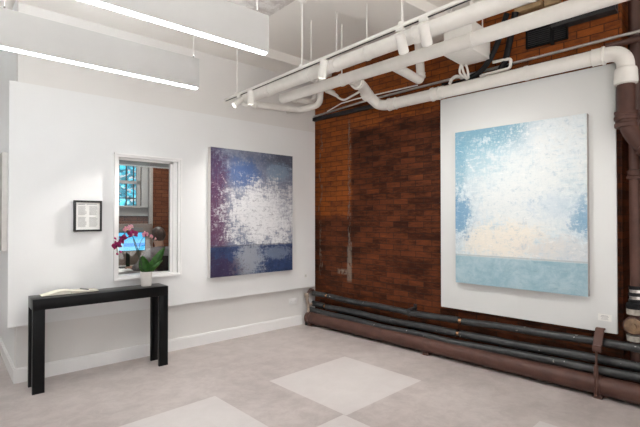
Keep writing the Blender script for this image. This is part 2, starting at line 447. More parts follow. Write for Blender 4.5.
# brick wall (in its own frame so the courses follow it) with the pipe chase
m = MB()
NS = 3.605
m.box((-3.2, .0, 0), (NS - .1, .40, CE)); m.box((NS - .1, 0, 0), (NS, .95, CE)); m.box((4.35, .40, 0), (4.45, .95, CE)); m.box((NS, .95, 0), (4.35, 1.05, CE)); m.box((4.35, 0, 0), (8.2, .40, CE))
w = m.build('wall_brick', 'brick', smooth=False); struct(w)
w.matrix_basis = Matrix.Translation(BO) @ Matrix.Rotation(BROT, 4, 'Z')

# ------------------------------------------------------------------ window in the white wall
m = MB()
def casing(m, x0, x1, z0, z1, wd, y0, y1):
    m.box((x0 - wd, y0, z0 - wd), (x0, y1, z1 + wd)); m.box((x1, y0, z0 - wd), (x1 + wd, y1, z1 + wd))
    m.box((x0, y0, z1), (x1, y1, z1 + wd)); m.box((x0, y0, z0 - wd), (x1, y1, z0))
casing(m, WX0, WX1, WZ0, WZ1, .026, 4.530, 4.552); casing(m, WX0 - .022, WX1 + .022, WZ0 - .004, WZ1 + .022, .018, 4.518, 4.552)
m.box((WX0, 4.54, WZ0 - .002), (WX1, 4.74, WZ0 + .012))
m.box((WX0, 4.580, WZ0), (WX0 + .018, 4.62, WZ1)); m.box((WX1 - .068, 4.580, WZ0), (WX1, 4.62, WZ1)); m.box((WX1 - .042, 4.566, WZ0), (WX1, 4.58, WZ1))
m.box((WX0, 4.580, WZ1 - .02), (WX1, 4.62, WZ1)); m.box((WX0, 4.580, WZ0), (WX1, 4.62, WZ0 + .018))
win = struct(m.build('window_1', 'trim', smooth=False))
m = MB(); m.box((WX0 + .012, 4.598, WZ0 + .012), (WX1 - .06, 4.603, WZ1 - .012)); m.build('pane', 'glass', win, smooth=False)
bl = thing('roller_blind', 'white roller blind rolled up at the top of the interior window', 'blind', (1.6, 4.62, WZ1))
m = MB(); m.cyl((WX0 + .01, 4.658, WZ1 - .032), (WX1 - .01, 4.658, WZ1 - .032), .028, n=20); m.build('roll', 'office_grey', bl)
m = MB(); m.box((WX0 + .012, 4.629, WZ1 - .058), (WX1 - .03, 4.632, WZ1 - .02)); m.build('fabric', 'office_grey', bl, smooth=False)
m = MB(); m.box((WX0 + .012, 4.626, WZ1 - .070), (WX1 - .03, 4.640, WZ1 - .056), .003); m.build('bottom_bar', 'trim', bl)

# ------------------------------------------------------------------ linear pendants
def pendant(x0, x1, y, label, zb=2.6, h=.262, th=.062, cables=()):
    t = thing('linear_pendant_light', label, 'ceiling light', ((x0 + x1) / 2, y, zb + h), 0, 'deep linear pendant lights')
    q = MB(); q.box((x0, y - th / 2, zb + .006), (x1, y + th / 2, zb + h), .003); q.build('housing', 'led_housing', t)
    q = MB(); q.box((x0 + .008, y - th / 2 + .012, zb - .004), (x1 - .010, y + th / 2 - .012, zb + .008), .003); q.build('diffuser', 'led', t)
    q = MB(); q.box((x0 + .02, y - th / 2 + .010, zb + h - .002), (x1 - .02, y + th / 2 - .010, zb + h + .003), .001); q.build('uplight', 'led_up', t)
    for x in cables:
        top = SOF if y > 4.26 else CE
        q = MB(); q.cyl((x, y, zb + h - .005), (x, y, top + .002), .0014, n=8); c = q.build('cable', 'white_metal', t)
        q = MB(); q.cyl((x, y, zb + h - .003), (x, y, zb + h + .022), .006, n=10); q.build('gripper', 'chrome', c)
        q = MB(); q.lathe([(.03, 0), (.03, -.02), (.012, -.028)], (x, y, top + .001)); q.build('canopy', 'white_metal', c)
    return t
pendant(-1.35, 1.695, 3.593, 'deep white linear pendant nearer the white wall, its whole right end in view', cables=(-1.1, .3, 1.655))
pendant(-1.35, 1.700, 2.515, 'deep white linear pendant cut by the top of the photo, nearer the viewer', cables=(-1.1, .3, 1.62))
pendant(-1.35, 1.70, 1.30, 'added unseen linear pendant for fill light overhead, third from the white wall', cables=(-1.1, .3, 1.62))  # out-of-view pendant added to brighten the room from overhead
pendant(-2.75, -.15, 5.6, 'added unseen linear pendant lighting the side passage left of the white wall', cables=(-2.4, -.5))  # out-of-view pendant added to lift the dark return wall
pendant(-1.35, 1.70, .15, 'added unseen linear pendant for fill light overhead, fourth from the white wall', cables=(-1.1, .3, 1.62))  # another pendant added out of view for more overhead fill

# ------------------------------------------------------------------ track and spots
TX, TZ = 2.455, 2.822
tr = thing('track_light_rail', 'long thin white lighting track hung on rods from the ceiling', 'light track', (TX, 2, CE))
m = MB(); m.box((TX - .018, -1.6, TZ - .012), (TX + .018, 4.49, TZ + .012), .002); m.build('rail', 'white_metal', tr)
m = MB(); m.box((TX - .006, -1.55, TZ - .0155), (TX + .006, 4.47, TZ - .0115)); m.build('slot', 'steel_dark', tr, smooth=False)
for y in (4.215, 3.06, 1.92, .75, -.5):
    q = MB(); q.cyl((TX, y, TZ + .01), (TX, y, CE), .0075, n=10); rd = q.build('rod', 'white_metal', tr)
    q = MB(); q.lathe([(.042, 0), (.042, -.03), (.034, -.055), (.012, -.066)], (TX, y, CE + .001), 24); q.build('canopy', 'white_metal', rd)
    q = MB(); q.box((TX - .022, y - .022, TZ - .014), (TX + .022, y + .022, TZ + .03), .004); q.build('clip', 'white_metal', rd)
def spot(y, aim, label, length=.15, r=.036, energy=40, cone=60, pivot=.03, rec=.05):
    """cylinder head hung under the rail; aim = direction the lens looks"""
    t = thing('track_spotlight', label, 'spotlight', (TX, y, TZ - .012), 0, 'white cylinder spots on the track')
    a = Vector(aim).normalized()
    q = MB(); q.box((TX - .016, y - .034, TZ - .034), (TX + .016, y + .034, TZ - .010), .004)
    q.cyl((TX, y, TZ - .03), (TX, y, TZ - .052 - pivot), .008, n=10); q.build('adapter', 'white_metal', t)
    pv = Vector((TX, y, TZ - .050 - pivot)); back = pv - a * .035; front = back + a * length
    q = MB(); q.lathe([(r * .90, 0), (r, .004), (r, length - .002), (r * .93, length), (r * .86, length - rec), (.004, length - rec)], back, 28, a)
    q.build('head', 'white_metal', t)
    q = MB(); q.cyl(front - a * (rec - .0005), front - a * (rec - .004), r * .80, n=24); q.build('lens', 'lens', t)
    L = bpy.data.lights.new('spot_beam', 'SPOT'); L.energy = energy; L.spot_size = math.radians(cone); L.spot_blend = 1.0
    L.shadow_soft_size = .03; L.color = (1, .965, .92)
    lo = bpy.data.objects.new('spot_beam', L); COL.objects.link(lo)
    lo.matrix_basis = Matrix.Translation(front + a * .004) @ Vector((0, 0, -1)).rotation_difference(a).to_matrix().to_4x4()
    lo.parent = t; lo.matrix_parent_inverse = t.matrix_basis.inverted()
    return t
spot(4.165, (-1.45, .27, -1.25), 'small white spot at the far end of the track, tilted with its lens lit', .12, .031, 130, 27, rec=.012)
spot(3.93, (.03, .05, -1), 'white cylinder spot hanging straight down beside the tilted far-end spot', .145, .037, 34, 110, .0)
spot(2.76, (.02, .25, -1), 'white cylinder spot hanging straight down alone halfway along the track', .15, .037, 34, 110, .0)
spot(1.935, (.70, .22, -.86), 'white spot tilted to the right below the rod joint of the track', .145, .037, 24, 115)
spot(1.735, (.70, .22, -.85), 'white spot tilted to the right, nearest one on the track in view', .150, .038, 24, 115)

spot(.70, (1.6, 1.9, -1.15), 'added unseen fill spot on the near stretch of track, aimed at the display board', .160, .040, 3, 105)  # out-of-view spot added to even the light on the board
spot(.05, (1.6, 2.55, -1.0), 'added unseen fill spot on the near stretch of track, nearest the viewer', .160, .040, 4, 70)  # second unseen spot added for the board

# ------------------------------------------------------------------ overhead and wall pipes
def coupling(mb, c, ax, r, L=.07, lip=.012):
    ax = Vector(ax).normalized(); c = Vector(c)
    mb.lathe([(r, -L / 2), (r + lip, -L / 2 + .006), (r + lip, -L / 2 + .022), (r + lip * .5, -L / 2 + .028), (r + lip * .5, L / 2 - .012), (r + lip * .8, L / 2 - .008), (r, L / 2)], c, 24, ax)
P1a = Vector((2.803, 4.615, 2.93)); P1b = Vector((2.93, -1.2, 2.93)); d1 = (P1b - P1a).normalized()
p1 = thing('overhead_drain_pipe', 'fat white pipe just behind the light track, reaching the white wall', 'pipe', (2.85, 2, CE))
m = MB(); m.tube([P1a, P1b], .062, 24); m.build('pipe', 'pipe_white', p1)
for y in (4.12, 2.07, .9):
    c = P1a + d1 * ((4.615 - y) / -d1.y)
    q = MB(); coupling(q, c, d1, .060, .09, .012); q.build('coupling', 'pipe_white', p1)
m = MB(); m.lathe([(.09, 0), (.09, .012), (.066, .02)], (2.803, 4.63, 2.93), 24, (0, -1, 0)); m.build('wall_flange', 'pipe_white', p1)
for y in (3.38, 3.01, 2.62, 1.2):
    c = P1a + d1 * ((4.615 - y) / -d1.y)
    top = SOF if 2.36 < y < 2.885 else CE
    q = MB(); q.cyl(c + Vector((0, 0, .055)), Vector((c.x, c.y, top + .002)), .006, n=10)
    q.lathe([(.065, -.012), (.068, -.012), (.068, .012), (.065, .012)], c, 24, d1); q.build('hanger_rod', 'pipe_white', p1)

p2 = thing('overhead_supply_pipe', 'fat white pipe with a capped end, second out from the brick wall', 'pipe', B(2, .92, CE))
m = MB(); m.tube([B(.36, .92, 2.889), B(.372, .92, 2.889), B(6.6, .92, 2.935)], [.047, .058, .060], 24); m.build('pipe', 'pipe_white', p2)
for s_ in (1.33, 2.75):
    c = B(s_, .92, 2.889 + .0074 * (s_ - .36) ); q = MB()
    q.cyl(c + Vector((0, 0, .05)), (c.x, c.y, CE + .002) if not (2.36 < c.y < 2.885) else (c.x, c.y, SOF + .002), .007, n=10)
    q.lathe([(.061, -.013), (.066, -.013), (.066, .013), (.061, .013)], c, 24, BE); q.build('hanger_rod', 'pipe_white', p2)
m = MB(); m.tube(fillet([B(1.97, .92, 2.893), B(1.80, .14, 2.955), B(1.765, .14, CE)], .11), .046, 20); m.build('branch', 'pipe_white', p2)
m = MB(); coupling(m, B(1.80, .15, 2.99) + Vector((0, 0, .03)), (0, 0, 1), .046, .06, .010); m.build('coupling', 'pipe_white', p2)

p3 = thing('wall_drain_pipe', 'white pipe along the brick wall over the display board, elbow at each end', 'pipe', B(2.5, 0, 2.78))
m = MB(); m.tube(fillet([B(1.42, .125, 2.782), B(3.655, .125, 2.788), B(3.655, .125, 2.52)], .14, 9), .062, 24); m.build('pipe', 'pipe_white', p3)
m = MB(); m.tube(fillet([B(1.46, .125, 2.778), B(1.30, .13, 2.784), B(1.22, .15, 2.805), B(1.182, .28, 2.889), B(1.267, .50, 2.940), B(1.399, .82, 2.905), B(1.44, .90, 2.895)], .12, 6), .060, 24); m.build('elbow', 'pipe_white', p3)
for c, ax, L in ((B(1.41, .125, 2.782), BE, .11), (B(1.192, .33, 2.90), BN * 1. + BE * .25 + Vector((0, 0, .4)), .08), (B(1.35, .70, 2.918), BN * .9 + BE * .4 - Vector((0, 0, .1)), .08), (B(1.97, .125, 2.785), BE, .10)):
    q = MB(); coupling(q, c, ax, .060, L, .014); q.build('coupling', 'pipe_white', p3)
m = MB(); coupling(m, B(3.47, .125, 2.788), -BE, .062, .10, .013); m.build('coupling', 'pipe_white', p3)
m = MB(); m.lathe([(.062, .0), (.080, .008), (.082, .03), (.078, .115), (.074, .13), (.062, .14)], B(3.655, .125, 2.515), 28); m.build('collar', 'pipe_white', p3)
for s_ in (2.05, 2.9):
    q = MB(); q.cyl(B(s_, 0, 2.785), B(s_, .08, 2.785), .012, n=10); q.lathe([(.062, -.014), (.067, -.014), (.067, .014), (.062, .014)], B(s_, .125, 2.786), 24, BE); q.build('pipe_clip', 'pipe_white', p3)

p4 = thing('corner_pipe', 'slimmer white pipe along the white wall, bending up into the ceiling corner', 'pipe', (3.4, 4.5, 2.88))
m = MB(); m.tube(fillet([(2.86, 4.52, 2.853), (3.60, 4.51, 2.903), (3.66, 4.20, 2.925), (3.70, 4.18, CE)], .08), .040, 20); m.build('pipe', 'pipe_white', p4)
m = MB(); coupling(m, (2.90, 4.519, 2.856), (1, -.01, .06), .038, .06, .009); m.build('coupling', 'pipe_white', p4)
for x in (3.1, 3.45):
    q = MB(); q.cyl((x, 4.51, 2.87), (x, 4.632, 2.87), .011, n=10); q.build('pipe_clip', 'pipe_white', p4)
p5 = thing('corner_pipe', 'short white pipe above the bending corner pipe, turning up beside it', 'pipe', (3.6, 4.4, 3.0))
m = MB(); m.tube(fillet([(3.40, 4.40, 2.99), (3.735, 4.40, 3.0), (3.79, 4.40, SOF)], .09), .034, 20); m.build('pipe', 'pipe_white', p5)
m = MB(); coupling(m, (3.42, 4.40, 2.991), (1, 0, .02), .034, .05, .009); m.build('coupling', 'pipe_white', p5)

fc = thing('flexible_conduit', 'thin white conduit with a box fitting, on the brick behind the capped pipe', 'conduit', B(.7, 0, 3.0))
m = MB(); m.tube(fillet([B(.42, .12, 3.13), B(.55, .09, 3.02), B(.62, .08, 2.985), B(.95, .06, 3.07)], .05), .014, 12); m.build('conduit', 'pipe_white', fc)
m = MB(); m.tube([B(.36, -.002, 3.155), B(.36, .13, 3.155), B(.40, .13, 3.14), B(.52, .095, 3.055)], [.03, .034, .036, .018], 14); m.build('fitting', 'pipe_white', fc)

# conduits along the brick under the ceiling
cd = tag(MB().tube([B(-.02, .03, 2.880), B(.9, .03, 2.925), B(3.56, .03, 2.950), B(4.3, .03, 2.955)], .013, 12).build('steel_conduit', 'steel'), 'bare metal conduit running along the brick above the white wall pipe', 'conduit')
rl = MB(); bbox(rl, .0, 1.9, .0, .05, 2.815, 2.862); tag(rl.build('cable_tray', 'steel_dark'), 'black steel angle along the brick below the metal conduit near the corner', 'cable tray')
tag(MB().tube([B(.30, .06, 2.90), B(.55, .055, 2.965), B(.8, .05, 2.975), B(1.15, .05, 2.965), B(1.7, .05, 2.955)], .008, 8).build('white_cable', 'pipe_white'), 'thin white cable bowing above the black steel angle near the corner', 'cable')
tag(MB().tube([B(2.0, .045, 2.90), B(2.15, .06, 2.885), B(2.5, .06, 2.895), B(2.75, .045, 2.93)], .012, 8).build('black_cable', 'black_rubber'), 'thin black cable lying on the wall pipe under the white box', 'cable')
tag(MB().tube(fillet([B(3.50, .02, 2.895), B(3.60, .0, 2.90), B(4.3, .0, 2.915)], .03), .024, 12).build('brown_pipe', 'pipe_thin_brown'), 'thin dark brown pipe crossing the pipe chase behind the white elbow', 'pipe')

# air box under the ceiling with its lines
bx = thing('air_handler_box', 'white square-cornered box hung between the pipes and the brick wall', 'air handler', B(2.42, .33, CE))
m = MB(); bbox(m, 2.285, 2.565, .125, .53, 3.0, 3.27, .006); m.build('casing', 'pipe_white', bx)
for s_, o_ in ((2.33, .2), (2.52, .2), (2.33, .46), (2.52, .46)):
    q = MB(); q.cyl(B(s_, o_, 3.265), B(s_, o_, CE + .002 if not (2.36 < B(s_, o_, 0).y < 2.885) else SOF + .002), .006, n=8); q.build('hanger_rod', 'pipe_white', bx)
tag(MB().tube(fillet([B(2.72, .12, 3.40), B(2.66, .13, 3.19), B(2.58, .13, 3.02), B(2.45, .10, 2.90), B(2.28, .07, 2.885)], .12), .026, 14).build('insulated_hose', 'black_rubber'), 'black insulated hose drooping down the brick beside the white box', 'hose')
tag(MB().tube(fillet([B(2.79, .09, 3.40), B(2.73, .07, 3.15), B(2.68, .06, 2.96), B(2.62, .05, 2.89)], .1), .030, 14).build('insulated_hose', 'black_rubber'), 'second black hose, straighter, just right of the drooping one', 'hose')
tag(MB().tube(fillet([B(2.57, .08, 2.985), B(2.745, .08, 2.975), B(2.735, .08, 2.885), B(2.44, .08, 2.88)], .03), .015, 12).build('pipe_loop', 'pipe_white'), 'white U-shaped pipe loop on the brick right of the hoses', 'pipe')
for i, (a, b, c, lb) in enumerate((((2.20, .20, 3.01), (2.235, .13, 2.94), (2.325, .12, 2.865), 'leftmost white cable curving down from under the white box'),
                                   ((2.25, .20, 3.01), (2.29, .13, 2.93), (2.335, .12, 2.865), 'middle white cable curving down from under the white box'),
                                   ((2.33, .17, 3.005), (2.335, .13, 2.95), (2.338, .12, 2.87), 'rightmost white cable dropping straight from under the white box'))):
    a = (max(a[0], 2.30), *a[1:]) if i < 2 else a
    tag(MB().tube(fillet([B(*a), B(*b), B(*c)], .06), .012, 10).build('white_cable', 'pipe_white'), lb, 'cable', 'white cables under the white box')
tag(MB().tube(fillet([B(2.165, .185, 2.84), B(2.165, .14, 2.90), B(2.20, .10, 2.935), B(2.25, .05, 2.90)], .04), .016, 12).build('pipe_stub', 'pipe_white'), 'short curled white pipe stub hooked over the wall pipe', 'pipe')

vg = thing('vent_grille', 'black louvred vent grille set in the brick near the ceiling', 'vent', B(3.04, 0, 3.13))
m = MB(); bbox(m, 2.86, 3.215, .0, .012, 3.05, 3.225); m.build('backing', 'grille', vg, smooth=False)
m = MB()
for a in ((2.86, 3.215, 3.05, 3.062), (2.86, 3.215, 3.213, 3.225), (2.86, 2.875, 3.05, 3.225), (3.20, 3.215, 3.05, 3.225), (3.075, 3.105, 3.03, 3.225)): bbox(m, a[0], a[1], .012, .03, a[2], a[3])
m.build('frame', 'grille', vg, smooth=False)
m = MB()
for k in range(8): bbox(m, 2.875, 3.20, .012, .024, 3.067 + k * .0185, 3.074 + k * .0185)
m.build('louvre', 'steel_dark', vg, smooth=False)
m = MB(); bbox(m, 3.10, NS - .02, .0, .10, 3.155, 3.17); bbox(m, 3.10, NS - .02, .088, .10, 3.17, 3.30); bbox(m, 3.10, NS - .02, .0, .012, 3.17, 3.30)
tag(m.build('steel_angle', 'steel_dark'), 'dark grey steel angle above the vent grille at the end of the brick', 'beam')
for i, (s0, s1, z0, z1, lb) in enumerate(((2.78, 3.02, 3.395, 3.44, 'long raw wood block high on the brick between the fat pipes'), (3.04, 3.16, 3.37, 3.43, 'short raw wood block at the right of the longer one'))):
    q = MB(); bbox(q, s0, s1, 0, .09, z0, z1, .004); tag(q.build('wood_block', 'wood'), lb, 'wood block')

# ------------------------------------------------------------------ brown soil stack in the chase
st = thing('soil_stack', 'brown cast iron soil pipe rising in the chase right of the display board', 'pipe', B(3.69, .03, 0))
big = [B(3.655, .125, 2.54), B(3.655, .125, 2.11), B(3.95, .125, 1.86), B(4.25, .10, 1.60)]
m = MB(); m.tube(fillet(big, .20, 10), .0615, 24); m.build('bend', 'pipe_brown', st)
m = MB(); m.lathe([(.062, -.065), (.078, -.058), (.080, -.03), (.073, -.024), (.073, -.006), (.082, .0), (.082, .024), (.075, .03), (.075, .046), (.080, .052), (.080, .066), (.062, .07)], B(3.655, .125, 2.235), 28); m.build('hub', 'pipe_brown', st)
dg = (B(3.95, 0, 1.86) - B(3.655, 0, 2.11)).normalized()
m = MB(); m.lathe([(.062, -.05), (.078, -.044), (.080, -.02), (.074, -.014), (.074, .01), (.082, .016), (.082, .04), (.062, .05)], B(3.80, .125, 1.987), 28, dg); m.build('hub', 'pipe_brown', st)
m = MB(); m.cyl(B(3.692, .03, .0), B(3.692, .03, 2.06), .037, n=20); m.build('pipe', 'pipe_brown', st)
m = MB(); m.lathe([(.037, -.04), (.052, -.034), (.054, -.012), (.048, -.006), (.048, .012), (.052, .018), (.052, .034), (.037, .04)], B(3.692, .03, 1.80), 24); m.build('hub', 'pipe_brown', st)
tp = tag(MB().cyl(B(3.68, -.10, 2.0), B(3.68, -.10, CE), .045, n=18).build('brown_riser', 'pipe_thin_brown'), 'dark brown pipe riser deep in the chase, reaching the ceiling', 'pipe')
for z in (.868, .815):
    q = MB(); q.lathe([(.038, -.012), (.050, -.012), (.050, .012), (.038, .012)], B(3.692, .03, z), 24); q.build('clamp_band', 'chrome', st)
m = MB(); m.lathe([(.038, -.07), (.046, -.066), (.046, .066), (.038, .07)], B(3.692, .03, .838), 24); m.build('coupling_sleeve', 'black_rubber', st)
m = MB(); m.lathe([(.036, -.03), (.060, -.026), (.064, 0), (.060, .026), (.036, .03)], B(3.692, .04, .745), 26); m.build('flange', 'black_rubber', st)
m = MB(); m.lathe([(.036, -.028), (.058, -.024), (.060, .02), (.036, .026)], B(3.692, .045, .705), 26); m.build('collar', 'dirty_white', st)
m = MB(); m.cyl(B(3.692, .02, .60), B(3.692, .12, .60), .072, n=30); cl = m.build('cleanout', 'pipe_thin_brown', st)
m = MB()
m.lathe([(.060, 0), (.060, .010), (.054, .014), (.022, .014), (.020, .022), (.002, .022)], B(3.692, .118, .60), 30, BN); m.build('cap', 'rust', cl)
m = MB(); m.lathe([(.036, -.03), (.058, -.024), (.060, .02), (.036, .026)], B(3.692, .045, .495), 26); m.build('collar', 'dirty_white', st)
m = MB(); m.lathe([(.037, -.06), (.055, -.05), (.055, .05), (.037, .06)], B(3.692, .03, .15), 26); m.build('hub', 'pipe_brown', st)

# ------------------------------------------------------------------ pipes along the foot of the brick
def wavy(s0, s1, o, z, amp, seed, n=22):
    r = random.Random(seed); ph = r.random() * 6
    return [B(s0 + (s1 - s0) * i / n, o + amp * math.sin(i * .9 + ph), z(s0 + (s1 - s0) * i / n) + amp * math.cos(i * .7 + ph * 2)) for i in range(n + 1)]
zb1 = lambda s: .425 - .035 * math.sin(min(1, s / 3.2) * PI) + .0 * s
zb2 = lambda s: .278 - .018 * math.sin(min(1, s / 3.2) * PI) + .008 * max(0, s - 2.6)
zb3 = lambda s: .205 - .026 * math.sin(min(1, s / 3.2) * PI) + .010 * max(0, s - 2.6)
def floor_pipe(o, zf, r, seed, joints, label, ends=(.075, 6.5)):
    t = thing('insulated_pipe', label, 'pipe', B(2, o, zf(2)), 0, 'black pipes along the foot of the brick')
    cuts = [ends[0]] + [j for j in joints for _ in (0, 1)] + [ends[1]]
    for k in range(0, len(cuts), 2):
        a = cuts[k] + (.018 if k else 0); b = cuts[k + 1] - (.018 if k + 2 < len(cuts) else 0)
        q = MB(); q.tube(wavy(a, b, o, zf, .004, seed + k, max(4, int((b - a) * 9))), r, 18); q.build('sleeve', 'pipe_black', t)
    for j in joints:
        q = MB(); q.cyl(B(j - .03, o, zf(j)), B(j + .03, o, zf(j)), r * .62, n=14); q.build('bare_joint', 'copper', t)
    for s_ in (.5, 1.62, 2.6, 4.2):
        q = MB(); q.cyl(B(s_, -.002, zf(s_)), B(s_, o - r * .7, zf(s_)), .011, n=10); q.build('wall_standoff', 'steel_dark', t)
    return t
floor_pipe(.105, zb1, .034, 3, (.335, 2.235), 'black insulated pipe, topmost of the three along the foot of the brick')
floor_pipe(.115, zb2, .037, 11, (.315, 2.215), 'black insulated pipe, middle of the three along the foot of the brick')
floor_pipe(.165, zb3, .036, 19, (), 'black pipe, lowest of the three, just above the brown floor pipe')
m = MB(); bbox(m, 1.615, 1.655, -.001, .012, .33, .47); bbox(m, 1.615, 1.655, .0, .142, .425, .437); bbox(m, 1.615, 1.655, .13, .142, .355, .437)
tag(m.build('pipe_strap', 'steel_dark'), 'black strap holding the top black pipe to the brick', 'pipe strap')
bp = thing('heating_pipe', 'fat brown painted pipe along the floor at the foot of the brick', 'pipe', B(2, .18, 0))
m = MB(); m.tube([B(.06, .185, .098), B(.07, .185, .098), B(6.6, .185, .098)], [.060, .076, .076], 26); m.build('pipe', 'pipe_brown', bp)
for s_ in (.12, 1.9, 3.47, 5.2):
    q = MB(); bbox(q, s_ - .03, s_ + .03, .13, .24, -.001, .035); q.build('floor_saddle', 'pipe_thin_brown', bp)
m = MB(); coupling(m, B(.10, .185, .098), BE, .074, .09, .010); m.build('coupling', 'pipe_brown', bp)
m = MB(); bbox(m, 2.02, 2.09, .11, .20, .160, .195, .006); m.build('clip', 'pipe_brown', bp)
tr_ = thing('return_pipe', 'thin brown pipe lying behind the fat brown floor pipe', 'pipe', B(2, .20, .16))
m = MB(); m.tube([B(.2, .118, .155), B(1.6, .118, .140), B(3.4, .118, .140), B(6.4, .118, .14)], .015, 12); m.build('pipe', 'pipe_brown', tr_)
for s_ in (.6, 2.9, 4.8):
    q = MB(); q.cyl(B(s_, -.002, .142), B(s_, .118, .142), .008, n=8); q.build('wall_standoff', 'steel_dark', tr_)
# strap bracket over the pipes
br = thing('pipe_bracket', 'brown iron bracket with a rod, strapped across the pipes near the board corner', 'bracket', B(3.45, .1, 0))
m = MB(); c = Matrix.Rotation(BROT, 3, 'Z') @ Matrix.Rotation(math.radians(-38), 3, 'X')
m.box((-.032, -.008, -.085), (.032, .008, .085), .003, c, B(3.465, .172, .475)); m.build('plate', 'pipe_brown', br)
m = MB(); bbox(m, 3.433, 3.497, -.001, .125, .528, .543, .002); m.build('wall_arm', 'pipe_brown', br)
m = MB(); bbox(m, 3.433, 3.497, .212, .238, .375, .425, .004); m.build('clevis', 'pipe_brown', br)
m = MB(); m.cyl(B(3.462, .226, .39), B(3.462, .272, .03), .009, n=12); m.cyl(B(3.462, .243, .27), B(3.462, .254, .18), .017, n=12); m.build('rod', 'pipe_brown', br)
m = MB(); m.lathe([(.078, -.025), (.083, -.025), (.083, .025), (.078, .025)], B(3.462, .185, .098), 26, BE); m.build('strap', 'pipe_brown', br)
# end fittings at the corner
en = thing('corner_riser', 'weathered tan and dark pipe fittings joining the pipe ends at the corner', 'pipe', B(.1, .2, 0))
m = MB(); m.tube(fillet([B(.10, .105, .425), B(.06, .10, .46), B(.05, .14, .47), B(.055, .20, .42), B(.06, .215, .385)], .02), .017, 14); m.build('elbow', 'pipe_thin_brown', en)
m = MB(); m.tube([B(.06, .217, .40), B(.075, .205, .27), B(.075, .20, .15)], [.020, .018, .020], 14); m.build('riser', 'tan', en)
m = MB(); m.lathe([(.02, -.03), (.034, -.026), (.034, .026), (.02, .03)], B(.06, .217, .40), 18, (0, 0, 1)); m.build('union', 'tan', en)
m = MB(); m.cyl(B(.09, .115, .278), B(.075, .205, .272), .022, n=12); m.cyl(B(.09, .165, .203), B(.075, .20, .20), .022, n=12); m.build('tee', 'tan', en)
m = MB(); bbox(m, .055, .10, .20, .245, -.001, .04); m.build('foot', 'steel_dark', en)

# ------------------------------------------------------------------ display board, paintings, labels
db = thing('display_board', 'tall white display board standing off the brick wall', 'display board', B(2.78, 0, .5))
m = MB(); bbox(m, 2.003, 3.578, .055, .085, .508, 2.722, .0015); m.build('panel', 'board', db)
for s_ in (2.15, 2.78, 3.42):
    q = MB(); bbox(q, s_ - .03, s_ + .03, -.001, .055, .60, 2.62); q.build('batten', 'wood', db, smooth=False)

def painting(name, label, mat, side, W, H, D, origin, ex, en_, sidem):
    """origin = lower left of the front face, ex = to the right along the wall, en_ = towards the viewer"""
    o = Vector(origin); ex = Vector(ex).normalized(); nn = Vector(en_).normalized(); up = Vector((0, 0, 1))
    t = thing(name, label, 'painting', o + ex * W / 2 - nn * D)
    q = MB(); q.grid(lambda u, v: o + ex * (W * u) + up * (H * v) + nn * (.0012 * math.sin(u * 40) * math.sin(v * 37)), 12, 14)
    q.build('canvas', mat, t, uvrect=lambda co: ((co - o).dot(ex) / W, (co - o).dot(up) / H), recalc=False)
    q = MB(); b = [o - nn * D, o - nn * .0015]
    P = [[p, p + ex * W, p + ex * W + up * H, p + up * H] for p in b]
    vs = [[q.b.verts.new(c) for c in r] for r in P]
    for i in range(4): q.face((vs[0][i], vs[0][(i + 1) % 4], vs[1][(i + 1) % 4], vs[1][i]))
    q.face(vs[0]); q.face(vs[1])
    q.build('canvas_side', sidem, t, smooth=False)
    return t
painting('abstract_painting', 'purple, blue and white abstract canvas on the white wall, dark band below', 'art_purple', None,
         1.165, 1.485, .0692, (2.272, 4.482, .776), (1, 0, 0), (0, -1, 0), 'canvas_side')
painting('abstract_painting', 'pale blue and cream abstract canvas hung on the white display board', 'art_blue', None,
         1.182, 1.535, .066, B(2.205, .150, .795), BE, BN, 'canvas_side_grey')
painting('edge_on_painting', 'canvas seen almost edge-on at the left border of the photo', 'art_green', None,
         1.1, .86, .042, (.378, 5.72, 1.165), (0, -1, 0), (-1, 0, 0), 'canvas_side')
def card(label, c, ex, nn, w, h):
    c = Vector(c); ex = Vector(ex); nn = Vector(nn); up = Vector((0, 0, 1))
    t = thing('caption_card', label, 'caption card', c)
    R = Matrix((ex.normalized(), -nn.normalized(), up)).transposed()
    q = MB(); q.box((-w / 2, -.002, -h / 2), (w / 2, .0005, h / 2), 0, R, c); q.build('card', 'paper', t, smooth=False)
    q = MB()
    for k, (l, hh) in enumerate(((.5, .006), (.62, .004), (.45, .004), (.55, .004))):
        z = h * (.26 - .17 * k); q.box((-w * l / 2, -.0030, z - hh / 2), (w * l / 2, -.0018, z + hh / 2), 0, R, c)
    q.build('printed_text', 'print', t, smooth=False)
card('small white caption card right of the purple painting', (3.715, 4.549, .668), (1, 0, 0), (0, -1, 0), .045, .045)
card('small white caption card at the lower right of the display board', B(3.492, .0855, .630), BE, BN, .095, .055)

fd = thing('framed_document', 'framed two-column typed document in a thin black frame left of the window', 'picture frame', (1.04, 4.55, 1.47))
FX0, FX1, FZ0, FZ1, FY = .912, 1.152, 1.325, 1.618, 4.515
m = MB(); f_ = .018
m.box((FX0, FY, FZ0), (FX0 + f_, 4.551, FZ1), .001); m.box((FX1 - f_, FY, FZ0), (FX1, 4.551, FZ1), .001)
m.box((FX0 + f_, FY, FZ0), (FX1 - f_, 4.551, FZ0 + f_), .001); m.box((FX0 + f_, FY, FZ1 - f_), (FX1 - f_, 4.551, FZ1), .001)
m.build('frame', 'frame_black', fd)
m = MB(); m.box((FX0 + f_, FY + .010, FZ0 + f_), (FX1 - f_, FY + .016, FZ1 - f_)); pg = m.build('paper', 'paper', fd, smooth=False)
m = MB(); r = random.Random(4)
m.box((.950, FY + .0085, 1.578), (1.005, FY + .0102, 1.584)); m.box((1.02, FY + .0085, 1.578), (1.11, FY + .0102, 1.584))
